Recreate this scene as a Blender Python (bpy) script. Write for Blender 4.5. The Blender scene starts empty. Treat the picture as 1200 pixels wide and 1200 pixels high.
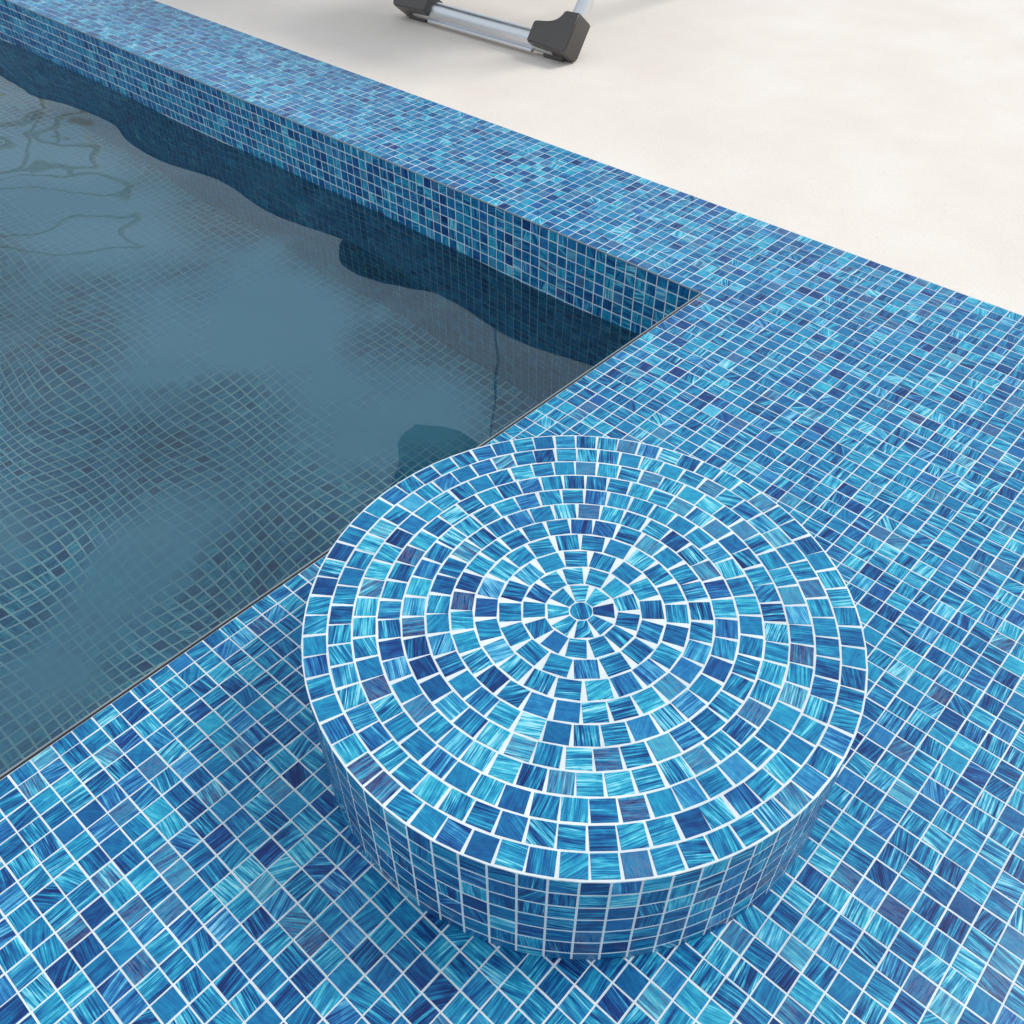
import bpy, math, random
import numpy as np
from mathutils import Vector, Matrix

T = 0.02                       # one mosaic pitch in metres; lengths below given in pitches where noted
rs = np.random.RandomState(7)
random.seed(7)
scene = bpy.context.scene
col = scene.collection

# ------------------------------------------------------------------ camera
cam = bpy.data.cameras.new("camera")
cam.sensor_width = 36
cam.lens = 36 * 1087.8 / 1200
cam.clip_start = 0.01
cam.clip_end = 3000
co = bpy.data.objects.new("camera", cam)
col.objects.link(co)
co.location = (30.709 * T, -54.833 * T, 36.479 * T)
co.rotation_euler = (math.radians(45.947), 0, math.radians(42.265))
scene.camera = co

# ------------------------------------------------------------------ light
SUN_EL, SUN_AZ = math.radians(48), math.radians(58)     # azimuth measured from +X towards +Y
w = bpy.data.worlds.new("World")
scene.world = w
w.use_nodes = True
nt = w.node_tree
nt.nodes.clear()
N = nt.nodes.new
out = N("ShaderNodeOutputWorld"); bg = N("ShaderNodeBackground")
sky = N("ShaderNodeTexSky"); sky.sky_type = 'NISHITA'; sky.sun_disc = False
sky.sun_elevation = SUN_EL
sky.sun_rotation = math.radians(90) - SUN_AZ
sky.dust_density = .8
geo = N("ShaderNodeTexCoord")
mp = N("ShaderNodeMapping"); mp.inputs['Scale'].default_value = (1, 1, 2.2)
cl = N("ShaderNodeTexNoise"); cl.inputs['Scale'].default_value = 1.6; cl.inputs['Detail'].default_value = 6
rp = N("ShaderNodeValToRGB")
rp.color_ramp.elements[0].position = .35; rp.color_ramp.elements[0].color = (.78, .78, .78, 1)
rp.color_ramp.elements[1].position = .62; rp.color_ramp.elements[1].color = (1, 1, 1, 1)
mx = N("ShaderNodeMix"); mx.data_type = 'RGBA'
mx.inputs['B'].default_value = (8.5, 9.3, 10.2, 1)
L = nt.links.new
L(geo.outputs['Generated'], mp.inputs['Vector']); L(mp.outputs[0], cl.inputs['Vector'])
L(cl.outputs['Fac'], rp.inputs['Fac']); L(rp.outputs['Color'], mx.inputs['Factor'])
L(sky.outputs['Color'], mx.inputs['A']); L(mx.outputs['Result'], bg.inputs['Color'])
bg.inputs['Strength'].default_value = 0.075
L(bg.outputs[0], out.inputs['Surface'])

sl = bpy.data.lights.new("sun", 'SUN')
sl.energy = 1.5; sl.angle = math.radians(22); sl.color = (1, .955, .90)
so = bpy.data.objects.new("sun", sl); col.objects.link(so)
d = Vector((math.cos(SUN_EL) * math.cos(SUN_AZ), math.cos(SUN_EL) * math.sin(SUN_AZ), math.sin(SUN_EL)))
so.rotation_euler = d.to_track_quat('Z', 'Y').to_euler()

scene.view_settings.view_transform = 'Standard'
scene.view_settings.look = 'None'
scene.view_settings.exposure = 0.28
scene.view_settings.gamma = 1

# ------------------------------------------------------------------ helpers
def lin(r, g, b):
    f = lambda c: (c / 12.92 if c <= .04045 else ((c + .055) / 1.055) ** 2.4)
    return (f(r / 255), f(g / 255), f(b / 255), 1)

def new_mat(name):
    m = bpy.data.materials.new(name); m.use_nodes = True
    return m, m.node_tree, m.node_tree.nodes['Principled BSDF']

def link_obj(name, me, parent=None):
    o = bpy.data.objects.new(name, me); col.objects.link(o)
    if parent: o.parent = parent
    return o

def structure(o): o['kind'] = 'structure'; return o

def thing(name, label, cat, loc=(0, 0, 0), rz=0, group=None):
    o = bpy.data.objects.new(name, None); col.objects.link(o)
    o.location = loc; o.rotation_euler = (0, 0, rz)
    o['label'] = label; o['category'] = cat
    if group: o['group'] = group
    return o

def mesh_np(name, V, F, mats, smooth=False, midx=None):
    me = bpy.data.meshes.new(name)
    F = np.asarray(F); n, k = F.shape
    me.vertices.add(len(V)); me.vertices.foreach_set('co', np.asarray(V, np.float32).ravel())
    me.loops.add(n * k); me.loops.foreach_set('vertex_index', F.astype(np.int32).ravel())
    me.polygons.add(n)
    me.polygons.foreach_set('loop_start', np.arange(0, n * k, k, dtype=np.int32))
    me.polygons.foreach_set('loop_total', np.full(n, k, dtype=np.int32))
    if midx is not None: me.polygons.foreach_set('material_index', np.asarray(midx, np.int32))
    for m in mats: me.materials.append(m)
    me.update(calc_edges=True); me.validate()
    me.polygons.foreach_set('use_smooth', [bool(smooth)] * len(me.polygons))
    return me

# ------------------------------------------------------------------ materials
def tile_material(name):
    m, t, b = new_mat(name)
    n = t.nodes.new; l = t.links.new
    a_uv = n('ShaderNodeAttribute'); a_uv.attribute_name = 'tuv'
    a_r = n('ShaderNodeAttribute'); a_r.attribute_name = 'rnd'
    sep = n('ShaderNodeSeparateXYZ'); l(a_r.outputs['Vector'], sep.inputs[0])
    def noise(sc, scale, detail, dist, rough=.55):
        mpn = n('ShaderNodeMapping'); mpn.inputs['Scale'].default_value = sc
        l(a_uv.outputs['Vector'], mpn.inputs['Vector'])
        x = n('ShaderNodeTexNoise'); x.inputs['Scale'].default_value = scale
        x.inputs['Detail'].default_value = detail; x.inputs['Distortion'].default_value = dist
        x.inputs['Roughness'].default_value = rough
        l(mpn.outputs[0], x.inputs['Vector']); return x.outputs['Fac']
    def math_(op, a, b_=None, c=None):
        x = n('ShaderNodeMath'); x.operation = op
        for i, v in enumerate((a, b_, c)):
            if v is None: continue
            if isinstance(v, (int, float)): x.inputs[i].default_value = v
            else: l(v, x.inputs[i])
        return x.outputs[0]
    wide = noise((.45, 4.6, 1), 1.0, 2.0, .5)
    mid = noise((.5, 15, 1), 1.0, 3.0, .3)
    fine = noise((.8, 52, 1), 1.0, 2.5, .25)
    cloud = noise((1.6, 1.9, 1), 1.0, 2, 1.2)
    # streak signal centred on 0, strength from the tile's own contrast
    s = math_('MULTIPLY_ADD', math_('SUBTRACT', mid, .5), 1.8, math_('MULTIPLY', math_('SUBTRACT', wide, .5), 1.5))
    s = math_('MULTIPLY_ADD', math_('SUBTRACT', fine, .5), 1.55, s)
    s = math_('MULTIPLY', s, sep.outputs['Y'])
    tone = math_('ADD', sep.outputs['X'], s)
    tone = math_('MULTIPLY_ADD', math_('SUBTRACT', cloud, .5), .35, tone)
    r = n('ShaderNodeValToRGB'); l(tone, r.inputs['Fac'])
    el = r.color_ramp.elements
    stops = [(0.0, (14, 38, 96)), (.2, (14, 58, 118)), (.38, (18, 96, 150)), (.54, (26, 128, 174)),
             (.70, (42, 162, 194)), (.86, (84, 202, 222)), (1.0, (170, 226, 236))]
    el[0].position, el[0].color = stops[0][0], lin(*stops[0][1])
    el[1].position, el[1].color = stops[-1][0], lin(*stops[-1][1])
    for p_, c_ in stops[1:-1]:
        e = el.new(p_); e.color = lin(*c_)
    # violet-blue cast on some tiles
    hue = n('ShaderNodeMix'); hue.data_type = 'RGBA'; hue.blend_type = 'MIX'
    vf = math_('MULTIPLY', math_('SUBTRACT', sep.outputs['Z'], .76), 1.8)
    vc = n('ShaderNodeClamp'); l(vf, vc.inputs['Value']); vc.inputs['Max'].default_value = .55
    l(vc.outputs[0], hue.inputs['Factor']); l(r.outputs['Color'], hue.inputs['A'])
    rv = n('ShaderNodeValToRGB'); l(tone, rv.inputs['Fac'])
    e = rv.color_ramp.elements
    e[0].position = .1; e[0].color = lin(30, 48, 116); e[1].position = .95; e[1].color = lin(120, 175, 225)
    x = e.new(.5); x.color = lin(38, 92, 172)
    l(rv.outputs['Color'], hue.inputs['B'])
    # copper flecks drawn out along the streaks, only on a few tiles
    cm = noise((2.0, 26, 1), 1.3, 2, .6)
    cmask = math_('MULTIPLY', math_('GREATER_THAN', sep.outputs['Z'], .0),
                  math_('MULTIPLY', math_('LESS_THAN', sep.outputs['Z'], .08),
                        math_('MULTIPLY', math_('SUBTRACT', cm, .47), 6.0)))
    cc = n('ShaderNodeClamp'); l(cmask, cc.inputs['Value']); cc.inputs['Max'].default_value = .32
    cop = n('ShaderNodeMix'); cop.data_type = 'RGBA'
    l(cc.outputs[0], cop.inputs['Factor']); l(hue.outputs['Result'], cop.inputs['A'])
    cop.inputs['B'].default_value = lin(132, 134, 150)
    l(cop.outputs['Result'], b.inputs['Base Color'])
    b.inputs['Roughness'].default_value = .3
    b.inputs['Specular IOR Level'].default_value = .26
    b.inputs['IOR'].default_value = 1.5
    bump = n('ShaderNodeBump'); bump.inputs['Strength'].default_value = .12; bump.inputs['Distance'].default_value = .001
    l(cloud, bump.inputs['Height']); l(bump.outputs[0], b.inputs['Normal'])
    return m

def grout_material(name, c):
    m, t, b = new_mat(name)
    n = t.nodes.new; l = t.links.new
    tc = n('ShaderNodeTexCoord')
    x = n('ShaderNodeTexNoise'); x.inputs['Scale'].default_value = 14; x.inputs['Detail'].default_value = 9; x.inputs['Roughness'].default_value = .7
    l(tc.outputs['Object'], x.inputs['Vector'])
    r = n('ShaderNodeValToRGB'); l(x.outputs['Fac'], r.inputs['Fac'])
    r.color_ramp.elements[0].position = .28; r.color_ramp.elements[0].color = lin(*[v * k_ for v, k_ in zip(c, (.84, .86, .86))])
    r.color_ramp.elements[1].position = .65; r.color_ramp.elements[1].color = lin(*c)
    l(r.outputs['Color'], b.inputs['Base Color']); b.inputs['Roughness'].default_value = .85
    return m

M_TILE = tile_material("glass_mosaic")
M_GROUT = grout_material("white_grout", (236, 243, 246))
M_TRIM = grout_material("edge_grout", (150, 157, 160))
M_JOINT = grout_material("dark_joint", (34, 38, 42))

# ------------------------------------------------------------------ mosaic builder
def mosaic(name, Q, Nn, parent=None, lift=.023, inset=.018, bevel=True, grout=None, tilt=.009, tone_shift=0.0):
    """Q (n,4,3) tile outlines in pitches (counter-clockwise seen from outside), Nn (n,3) normals,
    grout: (verts, quads) bed faces in pitches. One mesh: tiles + bed."""
    n = len(Q); Q = np.asarray(Q, float); Nn = np.asarray(Nn, float)
    c = Q.mean(1, keepdims=True)
    top = c + (Q - c) * (1 - 2 * inset)
    h = lift + rs.normal(0, tilt, (n, 4)).clip(-.012, .012)
    h = (h + h.mean(1, keepdims=True)) / 2
    top = top + Nn[:, None, :] * h[:, :, None]
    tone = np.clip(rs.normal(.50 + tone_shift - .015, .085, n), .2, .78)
    dark = rs.rand(n) < .055; tone[dark] = rs.uniform(.2, .32, dark.sum())
    lt = rs.rand(n) < .07; tone[lt] = rs.uniform(.60, .73, lt.sum())
    con = np.clip(rs.normal(.72, .20, n), .2, 1.15)
    plain = rs.rand(n) < .10; con[plain] = rs.uniform(.08, .2, plain.sum())
    third = rs.rand(n)
    ang = rs.choice([0, math.pi / 2], n) + rs.normal(0, .12, n)
    sw = rs.rand(n) < .14; ang[sw] = rs.uniform(0, math.pi, sw.sum())
    base = np.array([[0, 0], [1, 0], [1, 1], [0, 1]], float) - .5
    e1 = np.linalg.norm(Q[:, 1] - Q[:, 0], axis=1); e2 = np.linalg.norm(Q[:, 3] - Q[:, 0], axis=1)
    uv = base[None] * np.stack([e1, e2], 1)[:, None, :]
    ca, sa = np.cos(ang)[:, None], np.sin(ang)[:, None]
    uv = np.stack([uv[:, :, 0] * ca - uv[:, :, 1] * sa, uv[:, :, 0] * sa + uv[:, :, 1] * ca], 2)
    off = rs.uniform(-400, 400, (n, 1, 2)); uv = uv + off
    zz = rs.uniform(0, 50, (n, 1, 1)) * np.ones((n, 4, 1))
    uv3 = np.concatenate([uv, zz], 2)
    rnd = np.stack([tone, con, third], 1)[:, None, :] * np.ones((n, 4, 1))
    if bevel:
        V = np.concatenate([Q, top], 1).reshape(-1, 3)
        pat = np.array([[4, 5, 6, 7], [0, 1, 5, 4], [1, 2, 6, 5], [2, 3, 7, 6], [3, 0, 4, 7]])
        F = (np.arange(n)[:, None, None] * 8 + pat[None]).reshape(-1, 4)
        A = np.concatenate([uv3, uv3], 1).reshape(-1, 3); B = np.concatenate([rnd, rnd], 1).reshape(-1, 3)
    else:
        V = top.reshape(-1, 3); F = np.arange(4 * n).reshape(-1, 4)
        A = uv3.reshape(-1, 3); B = rnd.reshape(-1, 3)
    mi = np.zeros(len(F), int)
    if grout is not None:
        gv, gf = grout; gv = np.asarray(gv, float); gf = np.asarray(gf)
        F = np.concatenate([F, gf + len(V)]); V = np.concatenate([V, gv])
        A = np.concatenate([A, np.zeros((len(gv), 3))]); B = np.concatenate([B, np.zeros((len(gv), 3))])
        mi = np.concatenate([mi, np.ones(len(gf), int)])
    me = mesh_np(name, V * T, F, [M_TILE, M_GROUT], midx=mi)
    for nm, arr in (('tuv', A), ('rnd', B)):
        at = me.attributes.new(nm, 'FLOAT_VECTOR', 'POINT')
        at.data.foreach_set('vector', arr.astype(np.float32).ravel())
    return link_obj(name, me, parent)

def grid_tiles(u0, u1, v0, v1, origin, eu, ev, g=.072, jit=.008):
    """unit grid of tiles between integer lines on the plane origin + u*eu + v*ev"""
    us = np.arange(u0, u1); vs = np.arange(v0, v1)
    U, Vv = np.meshgrid(us, vs, indexing='ij'); U = U.ravel(); Vv = Vv.ravel(); n = len(U)
    h = g / 2
    c = np.array([[h, h], [1 - h, h], [1 - h, 1 - h], [h, 1 - h]])
    uv = np.stack([U, Vv], 1)[:, None, :] + c[None] + rs.normal(0, jit, (n, 1, 2)).clip(-.018, .018)
    eu = np.array(eu, float); ev = np.array(ev, float)
    Q = np.array(origin, float) + uv[:, :, :1] * eu + uv[:, :, 1:] * ev
    nrm = np.cross(eu, ev); nrm /= np.linalg.norm(nrm)
    return Q, np.tile(nrm, (n, 1))

def rect_bed(rects, z=0.0):
    V = []; F = []
    for x0, x1, y0, y1 in rects:
        k = len(V); V += [(x0, y0, z), (x1, y0, z), (x1, y1, z), (x0, y1, z)]; F.append((k, k + 1, k + 2, k + 3))
    return V, F

# ------------------------------------------------------------------ setting
PX0, PY0 = -150, -100           # pool interior: x PX0..0, y PY0..0 ; deck ring out to +60 / +-13
WATER, FLOOR = -6.0, -27
parts = [(-163, 60, 0, 13), (0, 60, -113, 0), (-163, -150, -100, 0), (-163, 0, -113, -100)]
Qs = []; Ns = []
for x0, x1, y0, y1 in parts:
    q, nn = grid_tiles(x0, x1, y0, y1, (0, 0, 0), (1, 0, 0), (0, 1, 0)); Qs.append(q); Ns.append(nn)
Qd = np.concatenate(Qs)
sel = (Qd[:, :, 0].max(1) > -.1) & (Qd[:, :, 0].min(1) < 1) & (Qd[:, :, 1].max(1) < 0)   # first column: room for the joint
Qd[sel, 0, 0] += .15; Qd[sel, 3, 0] += .15
bedr = [(-163, 60, 0, 13), (.16, 60, -113, 0), (-163, -150, -100, 0), (-163, .16, -113, -100)]
structure(mosaic("pool_deck", Qd, np.concatenate(Ns), grout=rect_bed(bedr)))

# patio: one sheet with a hole where the tiled deck sits, reaching the horizon
def patio_material():
    m, t, b = new_mat("pale_stone")
    n = t.nodes.new; l = t.links.new
    tc = n('ShaderNodeTexCoord')
    a = n('ShaderNodeTexNoise'); a.inputs['Scale'].default_value = 3.0; a.inputs['Detail'].default_value = 8; a.inputs['Roughness'].default_value = .6
    l(tc.outputs['Object'], a.inputs['Vector'])
    r = n('ShaderNodeValToRGB'); l(a.outputs['Fac'], r.inputs['Fac'])
    r.color_ramp.elements[0].position = .3; r.color_ramp.elements[0].color = lin(230, 219, 207)
    r.color_ramp.elements[1].position = .7; r.color_ramp.elements[1].color = lin(240, 231, 221)
    v = n('ShaderNodeTexVoronoi'); v.inputs['Scale'].default_value = 95; v.inputs['Randomness'].default_value = 1
    l(tc.outputs['Object'], v.inputs['Vector'])
    sp = n('ShaderNodeSeparateColor'); l(v.outputs['Color'], sp.inputs[0])
    g = n('ShaderNodeMath'); g.operation = 'GREATER_THAN'; g.inputs[1].default_value = .93; l(sp.outputs[0], g.inputs[0])
    ls = n('ShaderNodeMath'); ls.operation = 'LESS_THAN'; ls.inputs[1].default_value = .12; l(v.outputs['Distance'], ls.inputs[0])
    mu = n('ShaderNodeMath'); mu.operation = 'MULTIPLY'; l(g.outputs[0], mu.inputs[0]); l(ls.outputs[0], mu.inputs[1])
    m2 = n('ShaderNodeMath'); m2.operation = 'MULTIPLY'; m2.inputs[1].default_value = .45; l(mu.outputs[0], m2.inputs[0])
    mx = n('ShaderNodeMix'); mx.data_type = 'RGBA'; mx.inputs['B'].default_value = lin(150, 140, 132)
    gn = n('ShaderNodeTexNoise'); gn.inputs['Scale'].default_value = 420; gn.inputs['Detail'].default_value = 3
    l(tc.outputs['Object'], gn.inputs['Vector'])
    gr = n('ShaderNodeMapRange'); gr.inputs['From Min'].default_value = .3; gr.inputs['From Max'].default_value = .7
    gr.inputs['To Min'].default_value = .93; gr.inputs['To Max'].default_value = 1.03; l(gn.outputs['Fac'], gr.inputs['Value'])
    gm = n('ShaderNodeVectorMath'); gm.operation = 'SCALE'; l(r.outputs['Color'], gm.inputs[0]); l(gr.outputs[0], gm.inputs['Scale'])
    l(m2.outputs[0], mx.inputs['Factor']); l(gm.outputs[0], mx.inputs['A']); l(mx.outputs['Result'], b.inputs['Base Color'])
    b.inputs['Roughness'].default_value = .8
    f = n('ShaderNodeTexNoise'); f.inputs['Scale'].default_value = 220; f.inputs['Detail'].default_value = 4
    l(tc.outputs['Object'], f.inputs['Vector'])
    bu = n('ShaderNodeBump'); bu.inputs['Strength'].default_value = .35; bu.inputs['Distance'].default_value = .002
    l(f.outputs['Fac'], bu.inputs['Height']); l(bu.outputs[0], b.inputs['Normal'])
    return m
M_PATIO = patio_material()
B = 40000
pv, pf = rect_bed([(-B, B, 13, B), (60, B, -113, 13), (-B, -163, -113, 13), (-B, B, -B, -113)], z=.03)
structure(link_obj("patio", mesh_np("patio", np.array(pv) * T, pf, [M_PATIO])))

# ------------------------------------------------------------------ pool basin
pool = thing("swimming_pool", "sunken swimming pool basin lined with small blue mosaic tiles, filled with calm water", "swimming pool",
             (0, 0, 0))
FULL = int(-FLOOR)
# far wall (faces -y), end wall at x = 0 (faces -x), the two far-off walls
qa, na = grid_tiles(PX0, 0, -FULL, 0, (0, 0, 0), (1, 0, 0), (0, 0, 1), g=.09)
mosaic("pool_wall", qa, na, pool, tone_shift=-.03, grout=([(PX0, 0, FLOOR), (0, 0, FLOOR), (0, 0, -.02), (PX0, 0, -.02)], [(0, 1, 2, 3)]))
qb, nb = grid_tiles(0, -PY0, -FULL, 0, (0, 0, 0), (0, -1, 0), (0, 0, 1))
mosaic("pool_wall", qb, nb, pool, grout=([(0, 0, FLOOR), (0, PY0, FLOOR), (0, PY0, -.02), (0, 0, -.02)], [(0, 1, 2, 3)]))
qc, nc = grid_tiles(PY0, 0, -FULL, 0, (PX0, 0, 0), (0, 1, 0), (0, 0, 1))
mosaic("pool_wall", qc, nc, pool, bevel=False, grout=([(PX0, PY0, FLOOR), (PX0, 0, FLOOR), (PX0, 0, -.02), (PX0, PY0, -.02)], [(0, 1, 2, 3)]))
qd, nd = grid_tiles(0, -PX0, -FULL, 0, (0, PY0, 0), (-1, 0, 0), (0, 0, 1))
mosaic("pool_wall", qd, nd, pool, bevel=False, grout=([(0, PY0, FLOOR), (PX0, PY0, FLOOR), (PX0, PY0, -.02), (0, PY0, -.02)], [(0, 1, 2, 3)]))
qf, nf = grid_tiles(PX0, 0, PY0, 0, (0, 0, FLOOR), (1, 0, 0), (0, 1, 0), g=.12)
mosaic("pool_floor", qf, nf, pool, bevel=False, tone_shift=.05, grout=([(PX0, PY0, FLOOR), (0, PY0, FLOOR), (0, 0, FLOOR), (PX0, 0, FLOOR)], [(0, 1, 2, 3)]))

def box(x0, x1, y0, y1, z0, z1):
    V = [(x, y, z) for z in (z0, z1) for x, y in ((x0, y0), (x1, y0), (x1, y1), (x0, y1))]
    F = [(0, 3, 2, 1), (4, 5, 6, 7), (0, 1, 5, 4), (1, 2, 6, 5), (2, 3, 7, 6), (3, 0, 4, 7)]
    return V, F
def boxes(name, bl, mats, parent=None):
    V = []; F = []
    for b_ in bl:
        v, f = box(*b_); k = len(V); V += v; F += [tuple(i + k for i in q) for q in f]
    return link_obj(name, mesh_np(name, np.array(V) * T, F, mats), parent)
boxes("edge_trim", [(PX0, 0, -.05, .02, -.07, .034), (-.05, .02, PY0, -.07, -.07, .034)], [M_TRIM], pool)
boxes("edge_joint", [(.024, .159, PY0, -.002, -.5, -.02)], [M_JOINT], pool)

# ------------------------------------------------------------------ water
def wave(X, Y):
    z = np.zeros_like(X)
    comps = [(.15, 44, .55, .4), (.09, 27, 1.5, 2.1), (.065, 19, 2.4, 1.0), (.030, 11, .9, 4.0),
             (.007, 6.2, 1.9, 5.2), (.001, 3.0, .4, 1.2)]
    for a, lam, th, ph in comps:
        k = 2 * math.pi / lam
        wx = X + 1.6 * np.sin(Y * .11 + ph); wy = Y + 1.6 * np.sin(X * .09 + ph * 2)
        g = 1 + (1.9 if lam < 30 else .2) * np.clip((-Y - 20) / 22, 0, 1) if lam > 7 else 1
        z += a * g * np.sin(k * (math.cos(th) * wx + math.sin(th) * wy) + ph)
    return z
step = .5
xs = np.arange(PX0, 0 + 1e-6, step); ys = np.arange(PY0, 0 + 1e-6, step)
X, Y = np.meshgrid(xs, ys, indexing='ij')
Z = WATER + wave(X, Y)
nx, ny = X.shape
V = np.stack([X, Y, Z], 2).reshape(-1, 3)
i, j = np.meshgrid(np.arange(nx - 1), np.arange(ny - 1), indexing='ij')
i = i.ravel(); j = j.ravel()
F = np.stack([i * ny + j, (i + 1) * ny + j, (i + 1) * ny + j + 1, i * ny + j + 1], 1)
def water_material():
    m = bpy.data.materials.new("pool_water"); m.use_nodes = True
    t = m.node_tree; t.nodes.clear(); n = t.nodes.new; l = t.links.new
    o = n('ShaderNodeOutputMaterial')
    gl = n('ShaderNodeBsdfGlossy'); gl.inputs['Roughness'].default_value = 0.0; gl.inputs['Color'].default_value = (.80, .96, 1, 1)
    rf = n('ShaderNodeBsdfRefraction'); rf.inputs['IOR'].default_value = 1.33; rf.inputs['Roughness'].default_value = 0
    rf.inputs['Color'].default_value = (.74, .98, 1, 1)
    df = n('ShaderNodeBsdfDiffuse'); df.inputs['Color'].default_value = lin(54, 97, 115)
    mm = n('ShaderNodeMixShader')
    # flat haze veil painted into the water colour: soft placed patches, thin along walls
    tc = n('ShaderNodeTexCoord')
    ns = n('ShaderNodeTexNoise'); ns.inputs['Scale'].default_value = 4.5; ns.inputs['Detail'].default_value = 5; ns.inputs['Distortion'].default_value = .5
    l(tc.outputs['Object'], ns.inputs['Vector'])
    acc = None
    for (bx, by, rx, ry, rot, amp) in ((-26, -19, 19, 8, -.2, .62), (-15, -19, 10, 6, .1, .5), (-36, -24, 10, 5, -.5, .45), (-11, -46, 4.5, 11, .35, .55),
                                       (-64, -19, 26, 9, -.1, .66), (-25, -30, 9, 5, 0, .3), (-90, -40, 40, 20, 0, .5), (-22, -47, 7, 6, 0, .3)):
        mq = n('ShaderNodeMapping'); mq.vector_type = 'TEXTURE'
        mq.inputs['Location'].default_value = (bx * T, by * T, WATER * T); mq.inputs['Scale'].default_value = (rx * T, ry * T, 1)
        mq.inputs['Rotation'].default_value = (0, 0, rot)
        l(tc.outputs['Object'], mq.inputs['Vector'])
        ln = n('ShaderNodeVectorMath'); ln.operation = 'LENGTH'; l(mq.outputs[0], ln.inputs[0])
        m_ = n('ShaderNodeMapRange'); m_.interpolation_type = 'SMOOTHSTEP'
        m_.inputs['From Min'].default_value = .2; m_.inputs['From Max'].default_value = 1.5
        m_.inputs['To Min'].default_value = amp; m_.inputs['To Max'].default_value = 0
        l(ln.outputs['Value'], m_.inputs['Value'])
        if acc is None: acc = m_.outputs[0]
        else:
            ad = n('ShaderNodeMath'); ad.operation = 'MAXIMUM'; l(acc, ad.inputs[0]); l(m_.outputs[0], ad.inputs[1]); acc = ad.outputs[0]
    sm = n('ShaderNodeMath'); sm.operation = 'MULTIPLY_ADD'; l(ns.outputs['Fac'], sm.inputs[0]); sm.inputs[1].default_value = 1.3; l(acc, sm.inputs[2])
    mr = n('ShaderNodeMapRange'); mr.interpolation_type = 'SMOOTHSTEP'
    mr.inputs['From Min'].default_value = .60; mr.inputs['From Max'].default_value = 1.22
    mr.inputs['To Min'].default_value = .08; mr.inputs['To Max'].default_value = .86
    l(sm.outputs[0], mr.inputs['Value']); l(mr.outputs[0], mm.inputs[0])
    fr = n('ShaderNodeFresnel'); fr.inputs['IOR'].default_value = 1.62
    ms = n('ShaderNodeMixShader')
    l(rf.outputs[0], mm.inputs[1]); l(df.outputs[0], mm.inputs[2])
    l(fr.outputs[0], ms.inputs[0]); l(mm.outputs[0], ms.inputs[1]); l(gl.outputs[0], ms.inputs[2])
    l(ms.outputs[0], o.inputs['Surface'])
    return m
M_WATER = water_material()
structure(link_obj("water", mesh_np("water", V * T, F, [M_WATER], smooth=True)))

# ------------------------------------------------------------------ round tiled plinth
DX, DY, DR, DH = 16.07, -34.43, 11.5, 6.6
drum = thing("round_pool_seat", "low round drum-shaped seat clad in blue mosaic, tiles in concentric rings on top", "pool seat", (DX * T, DY * T, 0))
def ring_tiles():
    Q = []
    # centre dot as a fan of quads is made separately
    phase = rs.uniform(0, 6.28, 12)
    for k in range(1, 12):
        r0, r1 = k - .5 + .045, k + .5 - .045
        if k == 1: cnt = 8
        elif k == 2: cnt = 13
        else: cnt = int(2 * math.pi * (k - .47) / .995 + .45)
        pin = 2 * math.pi * r0 / cnt
        win = min(pin - .06, .935)
        wout = win + {1: .62, 2: .42}.get(k, .32) * (2 * math.pi * r1 / cnt - .06 - win)
        wout = min(wout, 1.02)
        a = phase[k]; 
        for i_ in range(cnt):
            th = a + 2 * math.pi * (i_ + rs.normal(0, .018)) / cnt
            er = np.array([math.cos(th), math.sin(th), 0]); et = np.array([-math.sin(th), math.cos(th), 0])
            dr = rs.normal(0, .008)
            hi, ho = win / 2, wout / 2
            # keep corners on the ring's circles
            def pt(r, hw): return er * math.sqrt(max(r * r - hw * hw, 0)) + et * hw
            Q.append([pt(r0 + dr, -hi), pt(r1 + dr, -ho), pt(r1 + dr, ho), pt(r0 + dr, hi)])
    return np.array(Q)
Q = ring_tiles(); Q[:, :, 2] = DH
Nn = np.tile([0, 0, 1.], (len(Q), 1))
# round centre tile: quads fanned in a ring, sharing one look -> built as 6 kite quads of one small disc
segs = 69
ga = np.linspace(0, 2 * math.pi, segs + 1)[:-1] + .02
gv = [(0, 0, DH)] + [(DR * math.cos(a), DR * math.sin(a), DH) for a in ga]
gf = [(0, 1 + 2 * k_, 1 + (2 * k_ + 1) % segs, 1 + (2 * k_ + 2) % segs) for k_ in range(segs // 2)]
gf.append((0, segs, 1, 0))
gf = gf[:-1] + [(0, segs, 1, 1)]
gv.append((DR * math.cos(ga[-1]) * .5 + DR * math.cos(ga[0]) * .5, DR * math.sin(ga[-1]) * .5 + DR * math.sin(ga[0]) * .5, DH))
gf[-1] = (0, segs, len(gv) - 1, 1)
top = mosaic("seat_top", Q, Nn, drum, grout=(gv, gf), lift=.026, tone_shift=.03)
# centre disc
dv = [(0, 0, DH + .03)] + [(.45 * math.cos(a), .45 * math.sin(a), DH + .026) for a in np.linspace(0, 2 * math.pi, 25)[:-1]] + \
     [(.47 * math.cos(a), .47 * math.sin(a), DH) for a in np.linspace(0, 2 * math.pi, 25)[:-1]]
df_ = [(0, 1 + 2 * k_, 1 + (2 * k_ + 1) % 24, 1 + (2 * k_ + 2) % 24) for k_ in range(12)] + \
      [(25 + k_, 25 + (k_ + 1) % 24, 1 + (k_ + 1) % 24, 1 + k_) for k_ in range(24)]
me = mesh_np("centre_tile", np.array(dv) * T, df_, [M_TILE])
at = me.attributes.new('tuv', 'FLOAT_VECTOR', 'POINT')
at.data.foreach_set('vector', (np.array(dv) @ np.array([[.8, .6, 0], [-.6, .8, 0], [0, 0, 1]]) + [33, 18, 0]).astype(np.float32).ravel())
at = me.attributes.new('rnd', 'FLOAT_VECTOR', 'POINT')
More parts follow.
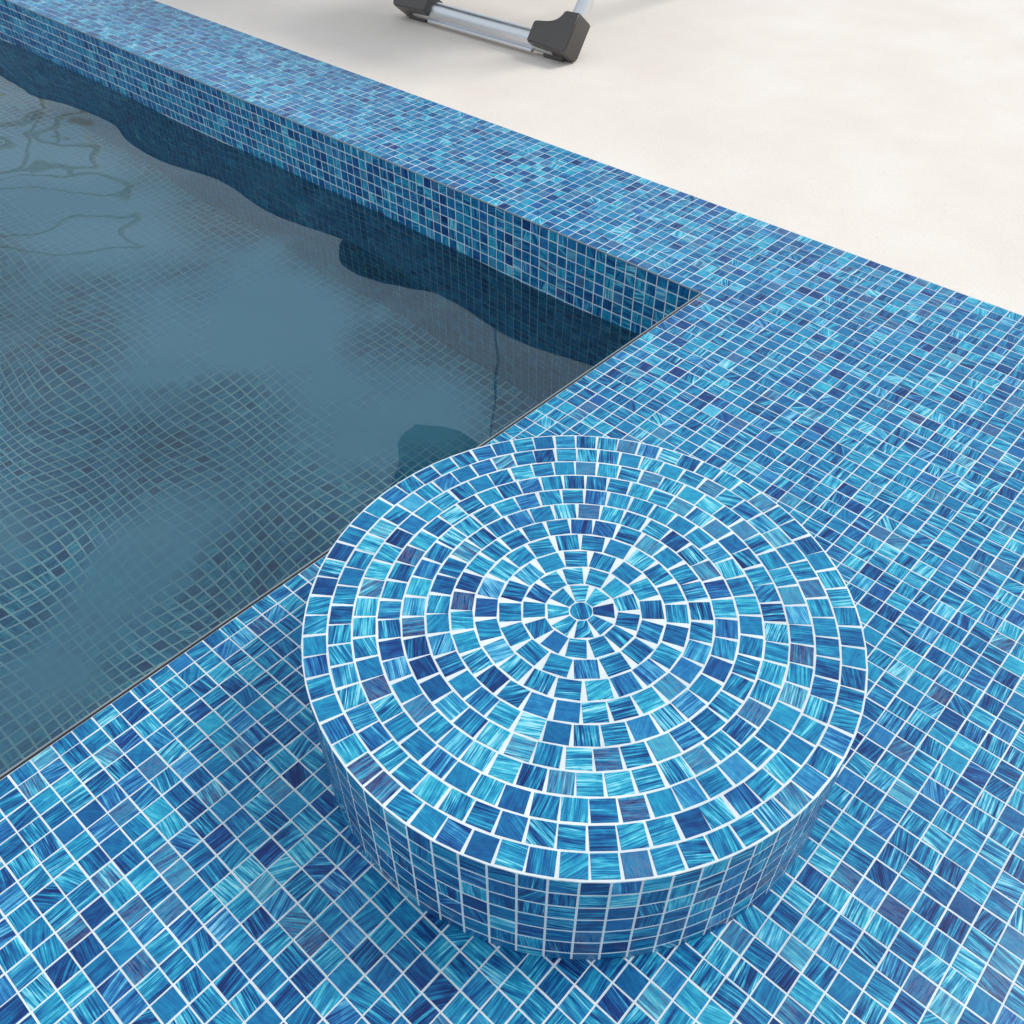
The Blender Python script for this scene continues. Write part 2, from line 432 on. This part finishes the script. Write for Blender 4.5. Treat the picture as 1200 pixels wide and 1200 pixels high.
at.data.foreach_set('vector', np.tile([.47, .6, .3], (len(dv), 1)).astype(np.float32).ravel())
link_obj("centre_tile", me, drum)
# side: flat facets, seven courses, the lowest one cut
Q = []; Nn = []
SR = DR + .03
for k_ in range(segs):
    a0, a1 = ga[k_], ga[k_] + 2 * math.pi / segs
    p0 = np.array([SR * math.cos(a0), SR * math.sin(a0), 0]); p1 = np.array([SR * math.cos(a1), SR * math.sin(a1), 0])
    e = p1 - p0; Ln = np.linalg.norm(e); e /= Ln; am = (a0 + a1) / 2
    nr = np.array([math.cos(am), math.sin(am), 0])
    for r_ in range(7):
        zt = DH - .07 - r_ * 1.0; zb = max(zt - .885, .0)
        q = [p0 + e * .045, p1 - e * .045, p1 - e * .045, p0 + e * .045]
        q = [q[0] + [0, 0, zb], q[1] + [0, 0, zb], q[2] + [0, 0, zt], q[3] + [0, 0, zt]]
        Q.append(q); Nn.append(nr)
sv = [(SR * math.cos(a), SR * math.sin(a), 0) for a in ga] + [(SR * math.cos(a), SR * math.sin(a), DH - .004) for a in ga]
sf = [(k_, (k_ + 1) % segs, segs + (k_ + 1) % segs, segs + k_) for k_ in range(segs)]
k0 = len(sv)      # rim lip joining side and top
sv += [(DR * math.cos(a), DR * math.sin(a), DH) for a in ga]
sf += [(segs + k_, segs + (k_ + 1) % segs, k0 + (k_ + 1) % segs, k0 + k_) for k_ in range(segs)]
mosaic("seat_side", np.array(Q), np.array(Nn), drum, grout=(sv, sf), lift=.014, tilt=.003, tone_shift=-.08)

# ------------------------------------------------------------------ folding lounge chair
def metal_material():
    m, t, b = new_mat("brushed_aluminium")
    n = t.nodes.new; l = t.links.new
    tc = n('ShaderNodeTexCoord'); x = n('ShaderNodeTexNoise'); x.inputs['Scale'].default_value = 90
    l(tc.outputs['Object'], x.inputs['Vector'])
    r = n('ShaderNodeMapRange'); r.inputs['To Min'].default_value = .26; r.inputs['To Max'].default_value = .4
    l(x.outputs['Fac'], r.inputs['Value']); l(r.outputs[0], b.inputs['Roughness'])
    b.inputs['Base Color'].default_value = (.72, .73, .75, 1); b.inputs['Metallic'].default_value = 1
    return m
def plain_material(name, c, rough, sc=400, st=.15):
    m, t, b = new_mat(name)
    n = t.nodes.new; l = t.links.new
    tc = n('ShaderNodeTexCoord'); x = n('ShaderNodeTexNoise'); x.inputs['Scale'].default_value = sc
    l(tc.outputs['Object'], x.inputs['Vector'])
    bu = n('ShaderNodeBump'); bu.inputs['Strength'].default_value = st; bu.inputs['Distance'].default_value = .001
    l(x.outputs['Fac'], bu.inputs['Height']); l(bu.outputs[0], b.inputs['Normal'])
    r = n('ShaderNodeValToRGB'); l(x.outputs['Fac'], r.inputs['Fac'])
    r.color_ramp.elements[0].color = lin(*[v * .85 for v in c]); r.color_ramp.elements[1].color = lin(*c)
    l(r.outputs['Color'], b.inputs['Base Color']); b.inputs['Roughness'].default_value = rough
    return m
M_ALU = metal_material()
M_PLASTIC = plain_material("charcoal_plastic", (84, 80, 77), .33)
M_GREY = plain_material("grey_painted_tube", (186, 196, 200), .5)
M_RUBBER = plain_material("dark_rubber", (58, 55, 54), .6)
M_SLING = plain_material("dark_green_canvas", (58, 74, 70), .85, 900, .4)

def sweep(pts, prof, closed_caps=True, scales=None, up=Vector((0, 0, 1))):
    """sweep a profile (list of (a,b)) along pts; returns V,F in the same units"""
    pts = [Vector(p) for p in pts]; V = []; F = []; n = len(prof)
    for i_, p in enumerate(pts):
        if i_ == 0: t_ = pts[1] - p
        elif i_ == len(pts) - 1: t_ = p - pts[-2]
        else: t_ = (pts[i_ + 1] - p).normalized() + (p - pts[i_ - 1]).normalized()
        t_.normalize(); s = t_.cross(up)
        if s.length < 1e-3: s = t_.cross(Vector((0, 1, 0)))
        s.normalize(); u = s.cross(t_).normalized()
        k = scales[i_] if scales else 1
        for a, b_ in prof: V.append(tuple(p + s * a * k + u * b_ * k))
    for i_ in range(len(pts) - 1):
        for j_ in range(n):
            F.append((i_ * n + j_, i_ * n + (j_ + 1) % n, (i_ + 1) * n + (j_ + 1) % n, (i_ + 1) * n + j_))
    caps = [tuple(range(n))[::-1], tuple((len(pts) - 1) * n + j_ for j_ in range(n))] if closed_caps else []
    return V, F + caps
def rrect(w_, h_, r_, n_=4):
    P = []
    for cx_, cy_, a0 in ((w_ / 2 - r_, h_ / 2 - r_, 0), (-w_ / 2 + r_, h_ / 2 - r_, 90), (-w_ / 2 + r_, -h_ / 2 + r_, 180), (w_ / 2 - r_, -h_ / 2 + r_, 270)):
        for q in range(n_ + 1):
            a = math.radians(a0 + 90 * q / n_); P.append((cx_ + r_ * math.cos(a), cy_ + r_ * math.sin(a)))
    return P
def pymesh(name, VF, mat, parent, smooth=True, bevel=0):
    V, F = VF
    me = bpy.data.meshes.new(name); me.from_pydata([tuple(c * T for c in v) for v in V], [], F); me.materials.append(mat)
    me.update()
    import bmesh
    bm = bmesh.new(); bm.from_mesh(me); bmesh.ops.recalc_face_normals(bm, faces=bm.faces)
    if bevel: bmesh.ops.bevel(bm, geom=bm.edges[:], offset=bevel * T, segments=3, affect='EDGES', clamp_overlap=True)
    bm.to_mesh(me); bm.free()
    if smooth:
        me.polygons.foreach_set('use_smooth', [True] * len(me.polygons))
        me.set_sharp_from_angle(angle=math.radians(40))
    return link_obj(name, me, parent)

TUBE = rrect(1.9, 2.2, .85, 5)
def join(*vf):
    V = []; F = []
    for v, f in vf:
        k = len(V); V += list(v); F += [tuple(i_ + k for i_ in q) for q in f]
    return V, F
W = 27.3
def make_chair():
    c = thing("folding_lounge_chair", "silver tubular folding chair with dark corner feet, its base bar resting on pale patio",
              "chair", (-65.41 * T, 29.86 * T, .03 * T), math.atan2(.76, 27.27))
    zc = 1.45
    lean = Vector((.0, .62, .785))
    # base bar
    pymesh("base_bar", sweep([(2.6, .75, zc), (W - 2.6, .75, zc)], TUBE), M_ALU, c)
    # corner feet: elbow from bar to leg
    for s, x in ((1, 0.0), (-1, W)):
        # L-shaped gusset: sharp outer corner, concave inner curve, extruded across the tube
        o_ = Vector((x, -.75, .12)); ex = Vector((s, 0, 0)); el_ = lean; nrm = ex.cross(el_).normalized()
        P = [(0, .25), (.35, -.2), (5.6, .0), (5.65, 2.3), (4.9, 2.45)]
        for q in range(1, 6):
            a_ = math.radians(90 * q / 6); P.append((2.3 + 2.5 * (1 - math.sin(a_)), 2.5 + 1.3 * (1 - math.cos(a_))))
        P += [(2.2, 3.8), (2.15, 4.1), (.1, 4.2)]
        V = []
        for w_, ins in ((-1.45, 0), (1.45, 0)):
            cx_ = sum(p[0] for p in P) / len(P); cy_ = sum(p[1] for p in P) / len(P)
            for a_, b_ in P:
                dd = math.hypot(a_ - 2, b_ - 2) or 1
                aa, bb = a_ - (a_ - 2) / dd * ins, b_ - (b_ - 2) / dd * ins
                V.append(tuple(o_ + ex * aa + el_ * bb + nrm * w_ + Vector((0, .75, .85))))
        n_ = len(P); F = [tuple(range(n_))[::-1], tuple(1 * n_ + q for q in range(n_))]
        for r_ in range(1):
            F += [(r_ * n_ + q, r_ * n_ + (q + 1) % n_, (r_ + 1) * n_ + (q + 1) % n_, (r_ + 1) * n_ + q) for q in range(n_)]
        el = pymesh("corner_foot", (V, F), M_PLASTIC, c, bevel=.3)
        pymesh("foot_pad", join(box(min(x + s * 1.3, x + s * 4.3), max(x + s * 1.3, x + s * 4.3), .3, 1.5, 0.0, .9)), M_PLASTIC, el, bevel=.12)
    pymesh("lower_flange", sweep([(5.4, -.15, .6), (W - 5.4, -.15, .6)], rrect(.5, .35, .1)), M_ALU, c)
    # frame: front legs lean back to the seat, rear legs cross them, slim uprights carry the back band
    for x in (1.25, W - 1.25):
        i_ = 1 if x < 5 else -1
        base = Vector((x, 0, .55)); p0 = base + lean * 3.4; p1 = base + lean * 34
        pymesh("leg", sweep([p0, p1], rrect(1.5, 1.9, .7, 5)), M_ALU, c)
        pymesh("leg", sweep([(x + i_ * 1.8, 46, 1.2), (x + i_ * 1.8, 3, 25)], rrect(1.4, 1.9, .6)), M_ALU, c)
        pymesh("strut", sweep([(x, 4.5, 6.6), (x, 2.4, 10), (x, 1.4, 16)], rrect(1.5, 2.2, .5)), M_RUBBER, c)
        pymesh("seat_rail", sweep([(x, 0, 25.4), (x, 24, 25.8)], rrect(1.6, 1.6, .7)), M_ALU, c)
    pymesh("back_post", sweep([(W * .56, .6, 24.5), (W * .56, 1.6, 40), (W * .56, 1.1, 69)], rrect(.5, .5, .2)), M_GREY, c)
    pymesh("front_rail", sweep([(1.5, .6, 25.0), (W - 1.5, .6, 25.0)], rrect(1.2, 1.2, .5)), M_ALU, c)
    pymesh("rear_bar", sweep([(2.6, 46, 1.2), (W - 2.6, 46, 1.2)], rrect(1.6, 2.0, .7)), M_ALU, c)
    def cloth(pl, th=.35):
        V = []; F = []
        for y, z in pl:
            for x in (1.5, W * .5, W - 1.5):
                sag = 0 if x != W * .5 else -.9
                V.append((x, y, z + sag)); 
            for x in (W - 1.5, W * .5, 1.5):
                sag = 0 if x != W * .5 else -.9
                V.append((x, y + .0, z + sag - th))
        for k_ in range(len(pl) - 1):
            for j_ in range(6): F.append((k_ * 6 + j_, k_ * 6 + (j_ + 1) % 6, k_ * 6 + 6 + (j_ + 1) % 6, k_ * 6 + 6 + j_))
        F += [tuple(range(6)), tuple(len(V) - 1 - q for q in range(6))]
        return V, F
    pymesh("seat", cloth([(0, 25.6), (6, 24.9), (12, 24.6), (18, 24.9), (24, 26)]), M_SLING, c)
    Vb = []; Fb = []
    zs = [(-.8, 53), (-.9, 56), (-1.0, 61), (-1.3, 67), (-1.4, 71)]
    for (y, z), q_ in zip(zs, (5.5, 1.8, 0, .6, 3.5)):
        for x, dy in ((-1.5 + q_, 0), (W * .25, 1.2), (W * .5, 1.7), (W * .75, 1.2), (W + 1.5 - q_, 0)): Vb.append((x, y + dy + .9, z))
        for x, dy in ((W + 1.5 - q_, 0), (W * .75, 1.2), (W * .5, 1.7), (W * .25, 1.2), (-1.5 + q_, 0)): Vb.append((x, y + dy + 1.3, z))
    for k_ in range(len(zs) - 1):
        for j_ in range(10): Fb.append((k_ * 10 + j_, k_ * 10 + (j_ + 1) % 10, k_ * 10 + 10 + (j_ + 1) % 10, k_ * 10 + 10 + j_))
    Fb += [tuple(range(10)), tuple(len(Vb) - 1 - q for q in range(10))]
    pymesh("back_band", (Vb, Fb), M_SLING, c)
    return c
chair = make_chair()

# ------------------------------------------------------------------ made-up table and tube loops, added out of view for their reflections
def disc(r_, z0, z1, cx_=0, cy_=0, n_=40, edge=.25):
    V = []
    for rr, z in ((r_ - edge, z0), (r_, z0 + edge), (r_, z1 - edge), (r_ - edge, z1)):
        for q in range(n_): V.append((cx_ + rr * math.cos(2 * math.pi * q / n_), cy_ + rr * math.sin(2 * math.pi * q / n_), z))
    F = [tuple(range(n_))[::-1], tuple(3 * n_ + q for q in range(n_))]
    for k_ in range(3): F += [(k_ * n_ + q, k_ * n_ + (q + 1) % n_, (k_ + 1) * n_ + (q + 1) % n_, (k_ + 1) * n_ + q) for q in range(n_)]
    return V, F
table = thing("reflection_table", "round made-up table, added out of view for a dark lobe mirrored beside the far pool wall", "table", (-77 * T, 38 * T, .03 * T))
pymesh("table_top", disc(13.2, 29.6, 31), M_SLING, table)
pymesh("pedestal", sweep([(0, 0, .8), (0, 0, 29.6)], rrect(2.2, 2.2, 1.0), up=Vector((0, 1, 0))), M_ALU, table)
pymesh("foot", disc(5, 0, .8), M_PLASTIC, table)

M_BEIGE = plain_material("beige_painted_tube", (236, 228, 206), .45)
rack = thing("reflection_rack", "beige made-up rack, added out of view for wavy looped outlines mirrored at the pool's far left", "made-up rack",
             (-180.3 * T, 37.8 * T, .03 * T), math.atan2(-.85, -.53))
def loop(name, pts, r_=.62, n_=5, closed=True, rad=1.6):
    """rounded closed tube loop in the rack's own x-z plane"""
    P = []; m_ = len(pts)
    for i_ in range(m_):
        p = Vector((pts[i_][0], 0, pts[i_][1]))
        if not closed and i_ in (0, m_ - 1): P.append(p); continue
        a = Vector((pts[i_ - 1][0], 0, pts[i_ - 1][1])); b_ = Vector((pts[(i_ + 1) % m_][0], 0, pts[(i_ + 1) % m_][1]))
        pa = p + (a - p).normalized() * rad; pb = p + (b_ - p).normalized() * rad
        for q in range(n_ + 1):
            u = q / n_; P.append(pa * (1 - u) ** 2 + p * 2 * u * (1 - u) + pb * u * u)
    if closed: P.append(P[0].copy())
    return pymesh(name, sweep(P, rrect(r_ * 2, r_ * 2, r_ * .9), up=Vector((0, 1, 0))), M_BEIGE, rack)
loop("frame", [(3.2, 0), (0, 40), (27.5, 40), (27.5, 0)], .75, closed=False, rad=2.2)
loop("rail", [(10.5, 20), (10.2, 31.8), (26, 31), (26, 20)])
loop("rail", [(10.8, 33.2), (12.2, 38.6), (25.6, 38.2), (25.6, 33.0)])
loop("arch", [(-7, 55), (1.5, 43.2), (13, 43.0), (29, 54)])
for x_ in (5.5, 10.5): pymesh("arch_post", sweep([(x_, 0, 40.5), (x_, 0, 42.8)], rrect(.8, .8, .3), up=Vector((0, 1, 0))), M_BEIGE, rack)
